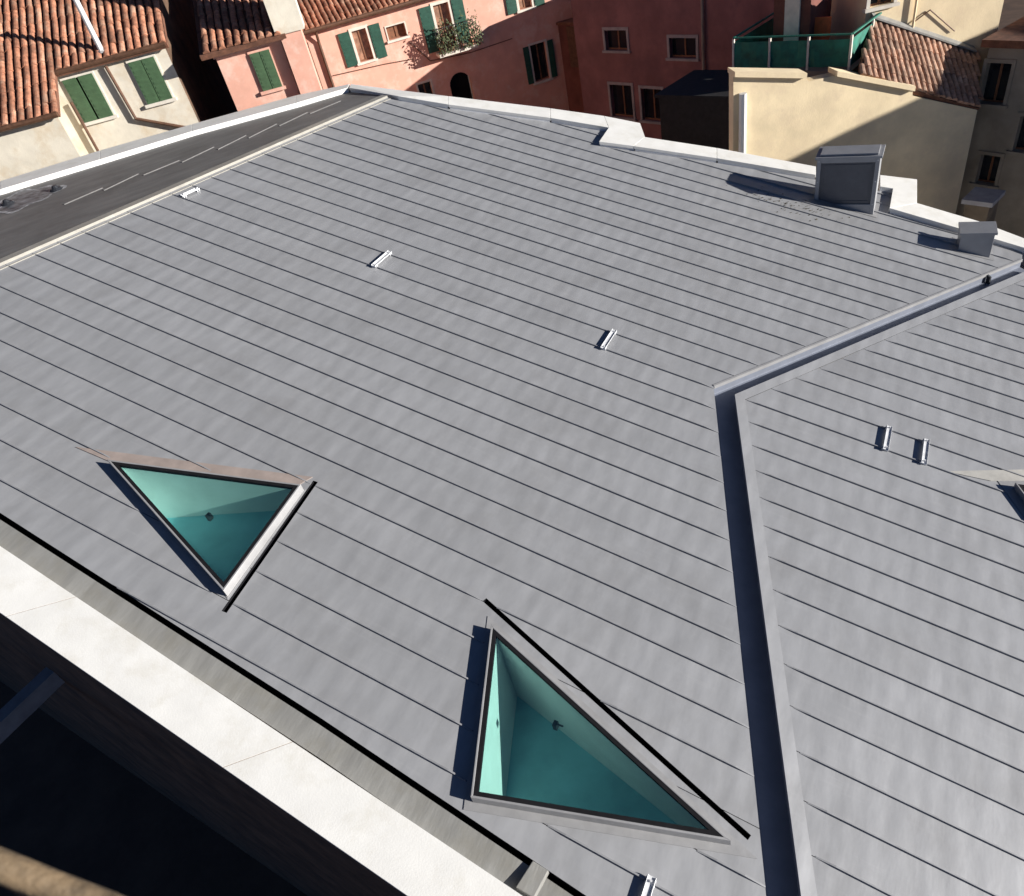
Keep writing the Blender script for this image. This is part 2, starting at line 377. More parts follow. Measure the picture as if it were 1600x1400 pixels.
# parapets: core wall and coping stones
def slab(pts, thick, name, m, parent, bevel=.006):
    mb = MB(); a = sum((pts[i].x * pts[(i + 1) % len(pts)].y - pts[(i + 1) % len(pts)].x * pts[i].y) for i in range(len(pts)))
    if a < 0: pts = pts[::-1]
    mb.hexa([p - Vector((0, 0, thick)) for p in pts], pts); return mb.build(name, m, parent, bevel=bevel)
def BP(x, y, h=HB): q = av(x, y, h); return RP(q.x, q.y, h)
def shrink(pts, d=.004):
    c = sum(pts, Vector((0, 0, 0))) / len(pts); return [p + (c - p).normalized() * d for p in pts]
core = MB()
backslabs = [[(860, 169), (944, 181), (951, 199), (860, 184)], [(944, 181), (1000, 192), (1008, 214), (990, 228), (936, 221), (951, 199)],
             [(1008, 214), (1120, 231), (1120, 247), (990, 228)], [(1120, 231), (1275, 260), (1275, 273), (1120, 247)],
             [(1375, 273), (1433, 280), (1433, 317), (1390, 325), (1395, 294), (1375, 291)], [(1433, 317), (1531, 346), (1520, 363), (1390, 325)],
             [(1531, 346), (1600, 372), (1640, 387), (1640, 402), (1600, 387), (1520, 363)], [(1640, 387), (1760, 428), (1760, 446), (1640, 402)]]
first = [[SP(548, 131, .12), BP(700, 150), BP(700, 163), BP(622, 150), SP(545, 137, .12)], [BP(700, 150), BP(860, 169), BP(860, 184), BP(700, 163)]]
cores = first + [[BP(*p) for p in s] for s in backslabs]
z = Vector((0, 0, 1))
for s in cores:
    c = sum(s, Vector((0, 0, 0))) / len(s); q = [p + (c - p) * .02 - z * .06 for p in s]
    a = sum((q[i].x * q[(i + 1) % len(q)].y - q[(i + 1) % len(q)].x * q[i].y) for i in range(len(q)))
    if a < 0: q = q[::-1]
    core.hexa([Vector((p.x, p.y, 0)) for p in q], q)
pbk = core.build('back_wall', M['cornice'], bld)
for s in cores: slab(shrink(s), .075, 'coping_stone', M['stone'], pbk)
lc = MB(); lo_ = [SP(-300, 363, .12), SP(0, 283, .12), SP(156, 235, .12), SP(300, 194, .12), SP(462, 149, .12), SP(546, 131, .12)]
li_ = [SP(-300, 378, .12), SP(0, 296, .12), SP(156, 249, .12), SP(300, 205, .12), SP(462, 161, .12), SP(543, 137, .12)]
for i in range(5): lc.hexa([Vector((p.x, p.y, 0)) for p in (lo_[i], li_[i], li_[i + 1], lo_[i + 1])], [p - z * .06 for p in (lo_[i], li_[i], li_[i + 1], lo_[i + 1])])
plf = lc.build('side_wall', M['cornice'], bld)
for i in range(5): slab(shrink([lo_[i], li_[i], li_[i + 1], lo_[i + 1]]), .075, 'coping_stone', M['stone'], plf)

# front edge: slot, gutter, coping, cornice, facade
HF = .07
g0, g1, g2 = av(0, 811), av(500, 1132), av(900, 1402); gX = g0 + (g0 - g1) * .35; gE = g2 + (g2 - g1) * .75
i0, i1, i2 = av(0, 853, HF), av(500, 1181, HF), av(817, 1400, HF); iX = i0 + (i0 - i1) * .35; iE = i2 + (i2 - i1) * 1.2
o0, o1, o2 = av(0, 957, HF), av(500, 1303, HF), av(640, 1402, HF); oX = o0 + (o0 - o1) * .35; oE = o2 + (o2 - o0) * .9
fg = MB(); strip3(fg, [[gX, g0, g1, g2, gE], [iX, i0, i1, i2, iE]], [-.02, -.05]); fg = fg.build('front_gutter', M['gutterz'], bld)
fs = MB(); rw = [fX, f0, f1, f2, fE]; rg = [gX, g0, g1, g2, gE]; strip3(fs, [rw, rw, rg, rg], [-.001, -.25, -.25, -.02]); fs.build('slot_drain', M['black'], fg)
sdl = MB(); sa = [av(795, 1394), av(832, 1345), av(858, 1365), av(825, 1405)]
sa = [av(806, 1388), av(833, 1346), av(858, 1362), av(835, 1405)]
k = [RP(p.x, p.y, -.035) for p in sa]; kt = [RP(p.x, p.y, .03) for p in sa]
if area2(sa) < 0: k, kt = k[::-1], kt[::-1]
sdl.hexa(k, kt); sdl.build('gutter_saddle', M['gutterz'], fg, bevel=.01)
for mbq, sl in zip(range(2), slots):                  # slot drains beside the skylights
    mb = MB(); q = sl if area2(sl) > 0 else sl[::-1]
    for i in range(4):
        a, b = q[i], q[(i + 1) % 4]; mb.face([RP(a.x, a.y, -.002), RP(b.x, b.y, -.002), RP(b.x, b.y, -.2), RP(a.x, a.y, -.2)])
    mb.face([RP(p.x, p.y, -.2) for p in q]); mb.build('slot_drain', M['black'], roof)
# coping in long slabs with thin joints
fw_in = (iX, iE); dI = (i2 - i0).normalized(); dO = (o1 - o0).normalized()
ja = [av(73, 944, HF), av(408, 1177, HF)]; per = (ja[1] - ja[0]).length
mid0 = ja[1]; jd = (av(456, 1159, HF) - av(361, 1194, HF)).normalized()
cuts = [mid0 + dI * per * k for k in range(-8, 4)]
fw = MB(); fpo = [oX, o0, o1, oE]; fpi = [iX, i0, i2, iE]
nF = Vector((-dI.y, dI.x)); nF = nF if nF.y < 0 else -nF
fac_pts = []
def lineat(c, d, p, q): return isect(c, d, p, (q - p))
slabs = []
for c, c2 in zip(cuts, cuts[1:]):
    A = lineat(c, jd, i0, i2); B = lineat(c2, jd, i0, i2); C_ = lineat(c2, jd, o0, o2); D_ = lineat(c, jd, o0, o2); slabs.append((A, B, C_, D_))
A0, D0, B1, C1 = slabs[0][0], slabs[0][3], slabs[-1][1], slabs[-1][2]
def quadprism(mb, pl, h0, h1): 
    if area2(pl) < 0: pl = pl[::-1]
    mb.hexa([RP(p.x, p.y, h0) for p in pl], [RP(p.x, p.y, h1) for p in pl])
cw = MB(); quadprism(cw, [A0 + nF * .01, B1 + nF * .01, C1 - nF * .05, D0 - nF * .05], -.34, HF - .055)
quadprism(cw, [A0 + nF * .10, B1 + nF * .10, C1 - nF * .12, D0 - nF * .12], -.46, -.345)
cor = cw.build('front_cornice', M['cornice'], bld)
for s in slabs: slab([RP(p.x, p.y, HF) for p in (s[0] + dI * .0045, s[1] - dI * .0045, s[2] - dI * .0045, s[3] + dI * .0045)], .05, 'coping_stone', M['stone'], cor, .002)
for s in slabs[1:]:
    mb = MB(); quadprism(mb, [s[0] - dI * .004, s[0] + dI * .004, s[3] + dI * .004, s[3] - dI * .004], HF - .05, HF - .0015); mb.build('mortar_joint', M['stonej'], cor)
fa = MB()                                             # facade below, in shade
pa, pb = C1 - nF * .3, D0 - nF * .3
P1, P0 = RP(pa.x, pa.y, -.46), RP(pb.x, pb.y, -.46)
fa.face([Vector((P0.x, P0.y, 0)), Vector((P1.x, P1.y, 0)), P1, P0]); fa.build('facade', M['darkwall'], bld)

# skylights
def ring(mb, outer, inner, h0, h1):
    n = len(outer)
    for i in range(n):
        j = (i + 1) % n
        q = [outer[i], outer[j], inner[j], inner[i]]
        if area2(q) < 0: q = q[::-1]
        mb.hexa([RP(p.x, p.y, h0) for p in q], [RP(p.x, p.y, h1) for p in q])
sky_lab = ['left pointing triangular skylight with short bright right kerb', 'tall triangular skylight close beside the bent gutter', 'triangular skylight on the field beyond the bent gutter']
for k in range(3):
    gk = glass[k] if area2(glass[k]) > 0 else glass[k][::-1]
    mb = MB(); ring(mb, grow(gk, .035), grow(gk, .012), -.06, HC)
    sk = mb.build('skylight', M['zinc_flash'], bld, bevel=.004); sk['label'] = sky_lab[k]
    fr = MB(); ring(fr, grow(gk, .0115), grow(gk, -.035), HC - .05, HC - .004); fr.build('gasket_frame', M['black'], sk)
    pn = MB(); q = grow(gk, -.0345); pn.hexa([RP(p.x, p.y, HC - .028) for p in q], [RP(p.x, p.y, HC - .014) for p in q]); pn.build('pane', M['teal'], sk)
    sh = MB(); q = grow(gk, -.034); zf = min(RP(p.x, p.y).z for p in q) - (.25, .42, .5)[k]
    lw = q; cen = sum(lw, Vector((0, 0))) / 3
    for i in range(3):
        a, b = q[i], q[(i + 1) % 3]; la, lb = lw[i], lw[(i + 1) % 3]
        A_, B_ = RP(a.x, a.y, HC - .05), RP(b.x, b.y, HC - .05); C_, D_ = RP(lb.x, lb.y), RP(la.x, la.y)
        sh.face([A_, B_, Vector((C_.x, C_.y, zf)), Vector((D_.x, D_.y, zf))])
    sh.build('light_shaft', M['shaft'], sk)
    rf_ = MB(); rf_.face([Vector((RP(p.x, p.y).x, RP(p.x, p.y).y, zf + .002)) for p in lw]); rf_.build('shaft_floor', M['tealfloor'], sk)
    if k < 2:
        ax = av(*((326, 806) if k == 0 else (868, 1132)), 0); ac = MB()
        ac.box(RP(ax.x, ax.y, -.02), E1, E2, z, -.025, .025, -.035, .035, -.05, .05); ac.box(RP(ax.x, ax.y, -.02), E1, E2, z, .0, .10, -.008, .008, .035, .05)
        ac.build('window_opener', M['darkmetal'], sk)
    # low flashing ring lying on the panels
    fo = MB(); ring(fo, grow(gk, (.05, .12, .2)[k]), grow(gk, .0355), .003, .008); fo.build('flashing', M['zinc_flash'], sk)

for q_, hh_, cc_ in (([(118, 699), (489, 746), (468, 758), (172, 722)], .012, (.33, .275, .25)), ([(1478, 737), (1660, 733), (1660, 752), (1548, 752)], .012, (.44, .43, .40))):
    mb = MB(); pp = [av(x, y) for x, y in q_]; pp = pp if area2(pp) > 0 else pp[::-1]
    mb.hexa([RP(p.x, p.y, .004) for p in pp], [RP(p.x, p.y, hh_) for p in pp]); mb.build('apron_flashing', mat('apron_metal', cc_, .45, .1, .1, 5), roof)
# rooftop vent boxes, set square to the seams
def ventbox(bl, br, h, depth, label, slats):
    p, q = av(*bl), av(*br); d = (q - p).normalized(); n = Vector((-d.y, d.x)); n = n if n.y > 0 else -n
    L_ = (q - p).length; X = Vector((E1 * d.x + E2 * d.y)); Y = Vector((E1 * n.x + E2 * n.y))
    o = RP(p.x, p.y); zb = min(RP(*(p + d * a + n * b)).z for a in (0, L_) for b in (0, depth)) - o.z - .1
    top = h
    mb = MB(); fr = .09 if slats else .0
    if slats:
        mb.box(o, X, Y, z, 0, fr, 0, depth, zb, top); mb.box(o, X, Y, z, L_ - fr, L_, 0, depth, zb, top)
        mb.box(o, X, Y, z, fr, L_ - fr, .05, depth, zb, top); mb.box(o, X, Y, z, fr, L_ - fr, 0, .0498, top - fr, top)
        mb.box(o, X, Y, z, fr, L_ - fr, 0, .0498, zb, -S * E1.dot(X) * L_ * .5 + .06)
    else: mb.box(o, X, Y, z, 0, L_, 0, depth, zb, top)
    b = mb.build('vent_box', M['ventcap'], bld, bevel=.006); b['label'] = label
    cpm = MB(); cpm.box(o, X, Y, z, -.04, L_ + .04, -.04, depth + .04, top + .001, top + .05)
    if slats: cpm.box(o, X, Y, z, .05, L_ - .05, .05, depth - .05, top + .05, top + .09)
    cpm.build('cap', M['ventcap'], b, bevel=.006)
    if slats:
        zl = -S * E1.dot(X) * L_ * .5 + .06
        m2 = MB(); m2.box(o, X, Y, z, fr + .002, L_ - fr - .002, .03, .049, zl + .002, top - fr - .002); m2.build('front_panel', M['louvre'], b)
        m2 = MB(); i_ = .05
        m2.box(o, X, Y, z, fr + i_, fr + i_ + .025, .018, .0298, zl + i_, top - fr - i_); m2.box(o, X, Y, z, L_ - fr - i_ - .025, L_ - fr - i_, .018, .0298, zl + i_, top - fr - i_)
        m2.box(o, X, Y, z, fr + i_ + .0251, L_ - fr - i_ - .0251, .018, .0298, zl + i_, zl + i_ + .025); m2.box(o, X, Y, z, fr + i_ + .0251, L_ - fr - i_ - .0251, .018, .0298, top - fr - i_ - .025, top - fr - i_); m2.build('panel_trim', M['louvre'], b)
        for a_ in (fr / 2, L_ - fr / 2):
            for c_ in (zl, (zl + top) / 2, top - .05):
                m2 = MB(); m2.tube([o + X * a_ + z * c_ - Y * .012, o + X * a_ + z * c_ - Y * .0005], .012, 6); m2.build('screw', M['steel'], b)
    # flashing collar
    co = MB(); g4 = [p - d * .09 - n * .09, q + d * .09 - n * .09, q + d * .09 + n * (depth + .05), p - d * .09 + n * (depth + .05)]
    co.face([RP(t.x, t.y, .006) for t in g4]); co.build('collar', M['zinc_flash'], b)
    return b
ventbox((1272, 311), (1364, 336), .93, .62, 'large pale metal vent box with louvred front on the white parapet', 9)
ventbox((1497, 391), (1546, 403), .36, .5, 'small low metal vent box near the end of the gutter', 0)

# safety anchors clamped across two seams
def anchor(px, py, label, ln=.5, along=None, wd=.085):
    c = av(px, py); n = round((OFF - c.y) / PIT - .5) + .5
    if along is None: c = Vector((c.x, OFF - PIT * n))
    t = thing('roof_anchor', label, 'roof anchor', 'silver safety anchors clamped to the roof seams')
    X, Y = E1 - z * S, E2
    if along is not None: d = along; X = Vector((E1 * d.y - E2 * d.x)); Y = Vector((E1 * d.x + E2 * d.y)); X = X - z * S * X.dot(E1); Y = Y - z * S * Y.dot(E1)
    o = RP(c.x, c.y); t.location = o
    Z = X.cross(Y).normalized()
    if Z.z < 0: Z = -Z
    z0 = Vector((0, 0, 0))
    def pt(name, boxes, m):
        mb = MB()
        for b in boxes: mb.box(z0, X, Y, Z, *b)
        return mb.build(name, m, t, bevel=.003)
    hl = ln / 2
    pt('rail', [(-wd / 2, wd / 2, -hl - .05, hl + .05, .036, .044), (-wd / 2, -wd / 2 + .006, -hl - .05, hl + .05, .044, .064), (wd / 2 - .006, wd / 2, -hl - .05, hl + .05, .044, .064)], M['steel'])
    for s_ in (-1, 1):
        pt('clamp', [(-.05, .05, s_ * hl - .035, s_ * hl - .011, .002, .0355), (-.05, .05, s_ * hl + .011, s_ * hl + .035, .002, .0355)], M['steel'])
        bo = MB(); bo.tube([Z * .044 + Y * s_ * hl, Z * .075 + Y * s_ * hl], .014, 6); bo.build('bolt', M['steel'], t)
    return t
for px, py, lb in ((598, 406, 'silver roof anchor alone on the upper zinc field'), (951, 532, 'silver roof anchor on the zinc field left of the gutter bend'),
                   (1385, 686, 'silver roof anchor right of the gutter, with a small shadow stub'), (1444, 705, 'silver roof anchor between its twin and the far skylight'),
                   (1012, 1388, 'silver roof anchor below the tall triangular skylight')):
    anchor(px, py, lb)
anchor(298, 303, 'pale roof anchor lying against the ridge cap', ln=.34, along=dR, wd=.06)

# puddle on the dark strip
def puddle():
    c = SP(42, 310); u = (SP(92, 292) - c); vv = (SP(48, 322) - c) * 1.0
    t = thing('puddle', 'shallow puddle with pale dried rim on the dark roof strip', 'puddle'); t.location = c
    N_ = 40; rnd = [1 + .16 * math.sin(3 * i * 2 * math.pi / N_ + 1) + .1 * math.sin(7 * i * 2 * math.pi / N_) + random.uniform(-.04, .04) for i in range(N_)]
    def loop(s, h): return [u * math.cos(2 * math.pi * i / N_) * rnd[i] * s + vv * math.sin(2 * math.pi * i / N_) * rnd[i] * s + z * h for i in range(N_)]
    a, b = loop(1.0, .006), loop(.88, .006); mb = MB()
    for i in range(N_): mb.face([a[i], a[(i + 1) % N_], b[(i + 1) % N_], b[i]])
    mb.build('dried_rim', mat('lime_residue', (.40, .40, .41), .7, 0, .45, 9), t)
    wm = mat('standing_water', (.17, .175, .185), .45, 0, .45, 5, spec=.25); mb = MB(); mb.face(b); mb.build('water', wm, t)
puddle()
for x, y in ((88, 297), (12, 319)):                   # roof outlets at both ends of the puddle
    c = SP(x, y); mb = MB(); mb.tube([c + z * .002, c + z * .05], .16, 14, .12); mb.tube([c + z * .0501, c + z * .11], .09, 10, .05); mb.build('drain_cover', M['darkmetal'], wk)

# leaf litter by the vent box
lt = MB()
for i in range(110):
    x = random.gauss(1228, 38); c = av(x, 318 + (x - 1228) * .27 + random.gauss(0, 7)); o = RP(c.x, c.y, .012); r = random.uniform(.012, .04); a = random.uniform(0, 6.3)
    d = Vector((math.cos(a), math.sin(a), random.uniform(-.2, .3))) * r; e = Vector((-math.sin(a), math.cos(a), random.uniform(-.2, .3))) * r * .6
    lt.face([o - d, o + e, o + d, o - e])
tag(lt.build('leaf_litter', mat('dry_leaves', (.10, .085, .06), .9, 0, .3, 20)), 'scattered dry leaves blown in front of the large vent box', 'leaves', kind='stuff')

# ================================================================== NEIGHBOURS
M['tile'] = mat('terracotta_tile', (.36, .155, .09), .85, 0, .25, 9, .2, 30, .38, stain=((.50, .36, .26), 2.2, .6))
M['tile2'] = mat('old_tile', (.38, .22, .15), .9, 0, .3, 8, .2, 30, .32, stain=((.45, .33, .25), 1.7, .6))
M['tilebed'] = mat('tile_bed', (.17, .075, .045), .95, 0, .25, 6)
M['cream'] = mat('cream_render', (.66, .61, .51), .9, 0, .08, 2, .15, 25, stain=((.54, .44, .31), 1.2, .8))
M['creamy'] = mat('yellow_render', (.78, .64, .42), .9, 0, .08, 1.4, .15, 20, stain=((.66, .53, .36), 1.3, .8))
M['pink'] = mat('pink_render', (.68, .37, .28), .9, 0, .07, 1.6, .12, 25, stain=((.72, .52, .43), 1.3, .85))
M['dpink'] = mat('shaded_rose_render', (.23, .11, .11), .9, 0, .15, 1.1, .12, 25, stain=((.16, .08, .085), .8, .9))  # deep shade of the facade put into a darker rose
M['redbrick'] = mat('old_red_wall', (.17, .06, .045), .9, 0, .2, 1.4, .3, 14)
M['green'] = mat('green_paint', (.06, .115, .055), .55, 0, .12, 6)
M['dgreen'] = mat('dark_green_paint', (.018, .075, .05), .5, 0, .15, 6)
M['trim'] = mat('pale_stone_trim', (.66, .61, .53), .85, 0, .08, 4)
M['brown'] = mat('brown_metal', (.12, .06, .035), .6, .2, .2, 8)
M['iron'] = mat('wrought_iron', (.03, .03, .03), .6, .4, .2, 8)
M['leaf'] = mat('balcony_leaf', (.07, .09, .035), .8, 0, .35, 14)
M['wood'] = mat('brown_wood', (.20, .085, .04), .7, 0, .2, 8)
M['net'] = mat('green_net', (.012, .16, .11), .7, 0, .25, 3, .2, 20)
M['grey'] = mat('grey_render', (.30, .26, .21), .9, 0, .15, 1.3, .1, 20)

class Fac:
    """vertical wall plane through one surveyed point, running along azimuth az"""
    def __init__(s, px, py, d, az):
        r = ray(px, py); r = r / math.hypot(r.x, r.y); s.o = CAM + r * d; s.u = Vector((math.cos(math.radians(az)), math.sin(math.radians(az)), 0))
        s.n = Vector((s.u.y, -s.u.x, 0)); s.n = s.n if s.n.dot(CAM - s.o) > 0 else -s.n
    def uz(s, px, py):
        p = hit(px, py, s.o, s.n); return (p - s.o).dot(s.u), p.z
    def P(s, u, zz, out=0.0): return Vector((s.o.x, s.o.y, 0)) + s.u * u + s.n * out + Vector((0, 0, zz))
    def rect(s, pts):                                 # TL TR BR BL pixels -> u0,u1,z0,z1
        q = [s.uz(*p) for p in pts]; us = sorted([(q[0][0] + q[3][0]) / 2, (q[1][0] + q[2][0]) / 2])
        return us[0], us[1], (q[2][1] + q[3][1]) / 2, (q[0][1] + q[1][1]) / 2
    def wall(s, mb, u0, u1, z0, z1, holes, dep=.22):
        us = sorted({u0, u1, *[min(max(h[0], u0), u1) for h in holes], *[min(max(h[1], u0), u1) for h in holes]}); zs = sorted({z0, z1, *[min(max(h[2], z0), z1) for h in holes], *[min(max(h[3], z0), z1) for h in holes]})
        for a, b in zip(us, us[1:]):
            for c, d in zip(zs, zs[1:]):
                mu, mz = (a + b) / 2, (c + d) / 2
                if any(h[0] < mu < h[1] and h[2] < mz < h[3] for h in holes): continue
                mb.face([s.P(a, c), s.P(b, c), s.P(b, d), s.P(a, d)])
        for h in holes:
            a, b, c, d = h[:4]
            for p, q in (((a, c), (b, c)), ((b, c), (b, d)), ((b, d), (a, d)), ((a, d), (a, c))):
                mb.face([s.P(*p), s.P(*q), s.P(*q, -dep), s.P(*p, -dep)])
    def box(s, mb, u0, u1, z0, z1, o0, o1):
        mb.box(Vector((s.o.x, s.o.y, 0)), s.u, s.n, Vector((0, 0, 1)), u0, u1, o0, o1, z0, z1)

def shutter(F, u0, u1, z0, z1, par, m, slats=0, out=.03):
    mb = MB(); F.box(mb, u0, u1, z0, z1, out, out + .04)
    for k in range(1, 9):                             # louvre blades standing a little proud
        zz = lerp(z0, z1, k / 9); F.box(mb, u0 + .05, u1 - .05, zz - .03, zz + .03, out + .0401, out + .052)
    return mb.build('shutter', m, par)
def window(F, r, par, frame=M['trim'], fr=.10, sill=True, glassm=None, bars=True, dep=.2):
    u0, u1, z0, z1 = r
    mb = MB()
    if fr:
        F.box(mb, u0 - fr, u0, z0, z1, -.02, .035); F.box(mb, u1, u1 + fr, z0, z1, -.02, .035); F.box(mb, u0 - fr, u1 + fr, z1, z1 + fr, -.02, .036)
    if sill: F.box(mb, u0 - fr - .05, u1 + fr + .05, z0 - .09, z0 - .001, -.1, .10)
    if not mb.f: F.box(mb, u0, u1, z0, z0 + .03, -.15, -.02)
    w_ = mb.build('window', frame, par)
    pn = MB(); F.box(pn, u0, u1, z0, z1, -dep, -dep + .02); pn.build('pane', glassm or M['pane'], w_)
    if bars:
        b = MB(); um = (u0 + u1) / 2; F.box(b, um - .03, um + .03, z0, z1, -dep + .021, -dep + .05)
        for zz in (z0, z1 - .05): F.box(b, u0, um - .0301, zz, zz + .05, -dep + .021, -dep + .045); F.box(b, um + .0301, u1, zz, zz + .05, -dep + .021, -dep + .045)
        b.build('casement', M['wood'], w_)
    return w_
def half_tile(r0, r1, L_):
    mb = MB(); n = 6; A = []; B = []
    for i in range(n + 1):
        t = math.pi * i / n; A.append((math.cos(t) * r0, 0, math.sin(t) * r0 * .8)); B.append((math.cos(t) * r1, L_, math.sin(t) * r1 * .8))
    for i in range(n): mb.face([A[i], A[i + 1], B[i + 1], B[i]])
    mb.face(A[::-1]); me_ = bpy.data.meshes.new('tile'); me_.from_pydata(mb.v, [], mb.f)
    for p in me_.polygons: p.use_smooth = len(p.vertices) == 4
    return me_
def tile_roof(par, corner, u, up, inside, ncol, nrow, m, pitch=.23, lay=.40, limit=300, name='roof', bed=M['tilebed'], outline=None):
    """barrel tiles: corner at the eave, u along the eave, up along the slope; inside(a,b) tells if a tile is there"""
    u = u.normalized(); up = up.normalized(); nn = u.cross(up).normalized()
    if nn.z < 0: nn = -nn
    mb = MB(); ol = outline or [(-.1, -.05), (ncol * pitch + .1, -.05), (ncol * pitch + .1, nrow * lay), (-.1, nrow * lay)]
    mb.hexa([corner + u * a + up * b - nn * .12 for a, b in ol], [corner + u * a + up * b for a, b in ol]); rf = mb.build(name, bed, par)
    tm = half_tile(.098, .078, lay * 1.12); tm.materials.append(m)
    cells = [(i, j) for j in range(nrow) for i in range(ncol) if inside((i + .5) * pitch, (j + .5) * lay)]
    vis = []; rest = MB()
    def vispx(p):
        d = p - CAM; x = 800 + FPX * d.dot(RT) / d.dot(FW); y = 700 - FPX * d.dot(UPV) / d.dot(FW); return -25 < x < 1625 and -25 < y < 1425
    k = 0
    for i, j in cells:
        o_ = corner + u * ((i + .5) * pitch + random.uniform(-.012, .012)) + up * (j * lay + random.uniform(-.03, .03)) + nn * (.018 + .012 * (j % 2))
        a = random.uniform(-.04, .04); uu = u * math.cos(a) + up * math.sin(a); vv = up * math.cos(a) - u * math.sin(a); vv = (vv + nn * random.uniform(.02, .05)).normalized(); n2 = uu.cross(vv)
        if n2.dot(nn) < 0: n2 = -n2; uu = -uu
        mtx = Matrix(((uu.x, vv.x, n2.x, o_.x), (uu.y, vv.y, n2.y, o_.y), (uu.z, vv.z, n2.z, o_.z), (0, 0, 0, 1)))
        if vispx(o_) and k < limit:
            t = part('tile', tm, rf); t.matrix_local = mtx; k += 1
        else:
            for p in tm.polygons: rest.face([mtx @ tm.vertices[q].co for q in p.vertices])
    if rest.f: tag(rest.build('tiles', m, rf, smooth=True), kind='stuff')
    return rf

# ---------------- cream house at the left
FA = Fac(180, 130, 26.0, 3.0)
hA = thing('cream_house', 'cream rendered house with green shutters under terracotta tiles', 'house')
holesA = [FA.rect([(103, 127), (146, 113), (174, 181), (131, 191)]), FA.rect([(201, 99), (240, 89), (268, 152), (234, 163)])]
uR, _ = FA.uz(283, 130); uL, _ = FA.uz(-60, 240); zE = FA.uz(170, 92)[1]; uS = FA.uz(98, 145)[0]
mb = MB(); FA.wall(mb, uS - .71, uR, 0, zE, holesA)
sw_ = MB(); sw_.face([FA.P(uR, 0), FA.P(uR, 0, -9), FA.P(uR, zE + 5.2, -9), FA.P(uR, zE)]); sw_.build('side_wall', M['darkwall'], hA)
OUT = 1.3                                             # the left bay stands forward under the longer roof
zL = FA.uz(55, 187)[1]
SLA = .6
zL = zE - SLA * OUT
mb.face([FA.P(uL - 4, 0, OUT), FA.P(uS, 0, OUT), FA.P(uS, zL, OUT), FA.P(uL - 4, zL, OUT)])
mb.face([FA.P(uS, 0, OUT), FA.P(uS - .7, 0, 0), FA.P(uS - .7, zE, 0), FA.P(uS, zL, OUT)])
mb.build('wall', M['cream'], hA)
for k, r in enumerate(holesA):
    wn = window(FA, r, hA, fr=.07, bars=False)
    um = (r[0] + r[1]) / 2
    shutter(FA, r[0] - .02, um - (.05 if k == 0 else .012), r[2] - .02, r[3] + .02, wn, M['green']); shutter(FA, um + .012, r[1] + .02, r[2] - .02, r[3] + .02, wn, M['green'])
upA = -FA.n + Vector((0, 0, SLA)); ctnr = FA.P(uS - 12, zE - SLA * (OUT + .25) + .16, OUT + .25); sl = math.hypot(1, SLA)
wS = 12.15; wR = 12 + (uR - uS) + .15; cut = (OUT) * sl
tile_roof(hA, ctnr, FA.u, upA, lambda a, b: (a < wS or b > cut) and a < wR, int(wR / .23), 24, M['tile'], outline=None if 0 else [(0, 0), (wS, 0), (wS, cut), (wR, cut), (wR, 24 * .4), (0, 24 * .4)])
gt = MB(); gt.tube([FA.P(uS + .1, zE + .02, .2), FA.P(uR + .1, zE + .02, .2)], .075, 8); gt.tube([FA.P(uL - 4, zL, OUT + .3), FA.P(uS + .15, zL, OUT + .3)], .075, 8); gt.build('eaves_gutter', M['brown'], hA)
dp = MB(); q = [FA.uz(166, 102), FA.uz(213, 184), FA.uz(296, 199)]; dp.tube([FA.P(*q[0], .1), FA.P(*q[1], .1), FA.P(*q[2], .1)], .05, 8); dp.build('downpipe', M['brown'], hA)
d2 = MB(); q = [FA.uz(112, 180), FA.uz(160, 240)]; d2.tube([FA.P(uS + .12, zL, .12), FA.P(uS + .12, 8, .12)], .045, 8); d2.build('downpipe', M['brown'], hA)
wl = MB(); r = FA.rect([(-8, 262), (8, 258), (14, 276), (-4, 280)])
# vent pole on the tiles and its stay
vp = thing('vent_pole', 'tall thin white pole rising from the terracotta roof', 'pole')
d = ray(160, 82); nA = FA.u.cross(upA.normalized()); base = hit(160, 82, ctnr, nA); mb = MB(); L_ = 0
top = base + z * 1.75; vp.location = base; mb = MB(); mb.tube([z * 0, z * 1.5], .075, 10); mb.build('shaft', M['white'], vp, smooth=False)
mb = MB(); mb.tube([z * 1.501, z * 1.56], .10, 10); mb.build('cap', M['white'], vp)
mb = MB(); mb.tube([z * 0, z * .06], .14, 10); mb.build('collar', M['zinc_flash'], vp)

# ---------------- near pink house with its chimney
FB = Fac(390, 110, 24.8, 4.0)
hB = thing('small_pink_house', 'narrow pink house with one green shuttered window beside the dark gap', 'house')
rB_ = FB.rect([(390, 84), (419, 77), (440, 134), (413, 142)])
u0, _ = FB.uz(345, 110); u1, _ = FB.uz(455, 110); zB = FB.uz(378, 71)[1]
mb = MB(); FB.wall(mb, u0, u1, 0, zB, [rB_]); mb.face([FB.P(u0, 0, -12), FB.P(u0, 0), FB.P(u0, zB), FB.P(u0, zB + 4, -12)]); mb.face([FB.P(u1, 0), FB.P(u1, 0, -8), FB.P(u1, zB, -8), FB.P(u1, zB)]); mb.build('wall', M['pink'], hB)
wn = window(FB, rB_, hB, M['pink'], .06, True, bars=False); shutter(FB, rB_[0] - .02, lerp(rB_[0], rB_[1], .5) - .01, rB_[2], rB_[3], wn, M['green']); shutter(FB, lerp(rB_[0], rB_[1], .5) + .01, rB_[1] + .02, rB_[2], rB_[3], wn, M['green'])
c = FB.P(u0 - .25, zB + .05, .3); upB = -FB.n + z * .40
nB = int((u1 - u0 + .4) / .23); tile_roof(hB, c, FB.u, upB, lambda a, b: True, nB, 16, M['tile'])
mb = MB(); FB.box(mb, u0 - .05, u1 + .05, zB - .14, zB, .001, .14); mb.build('eaves_moulding', M['pink'], hB)

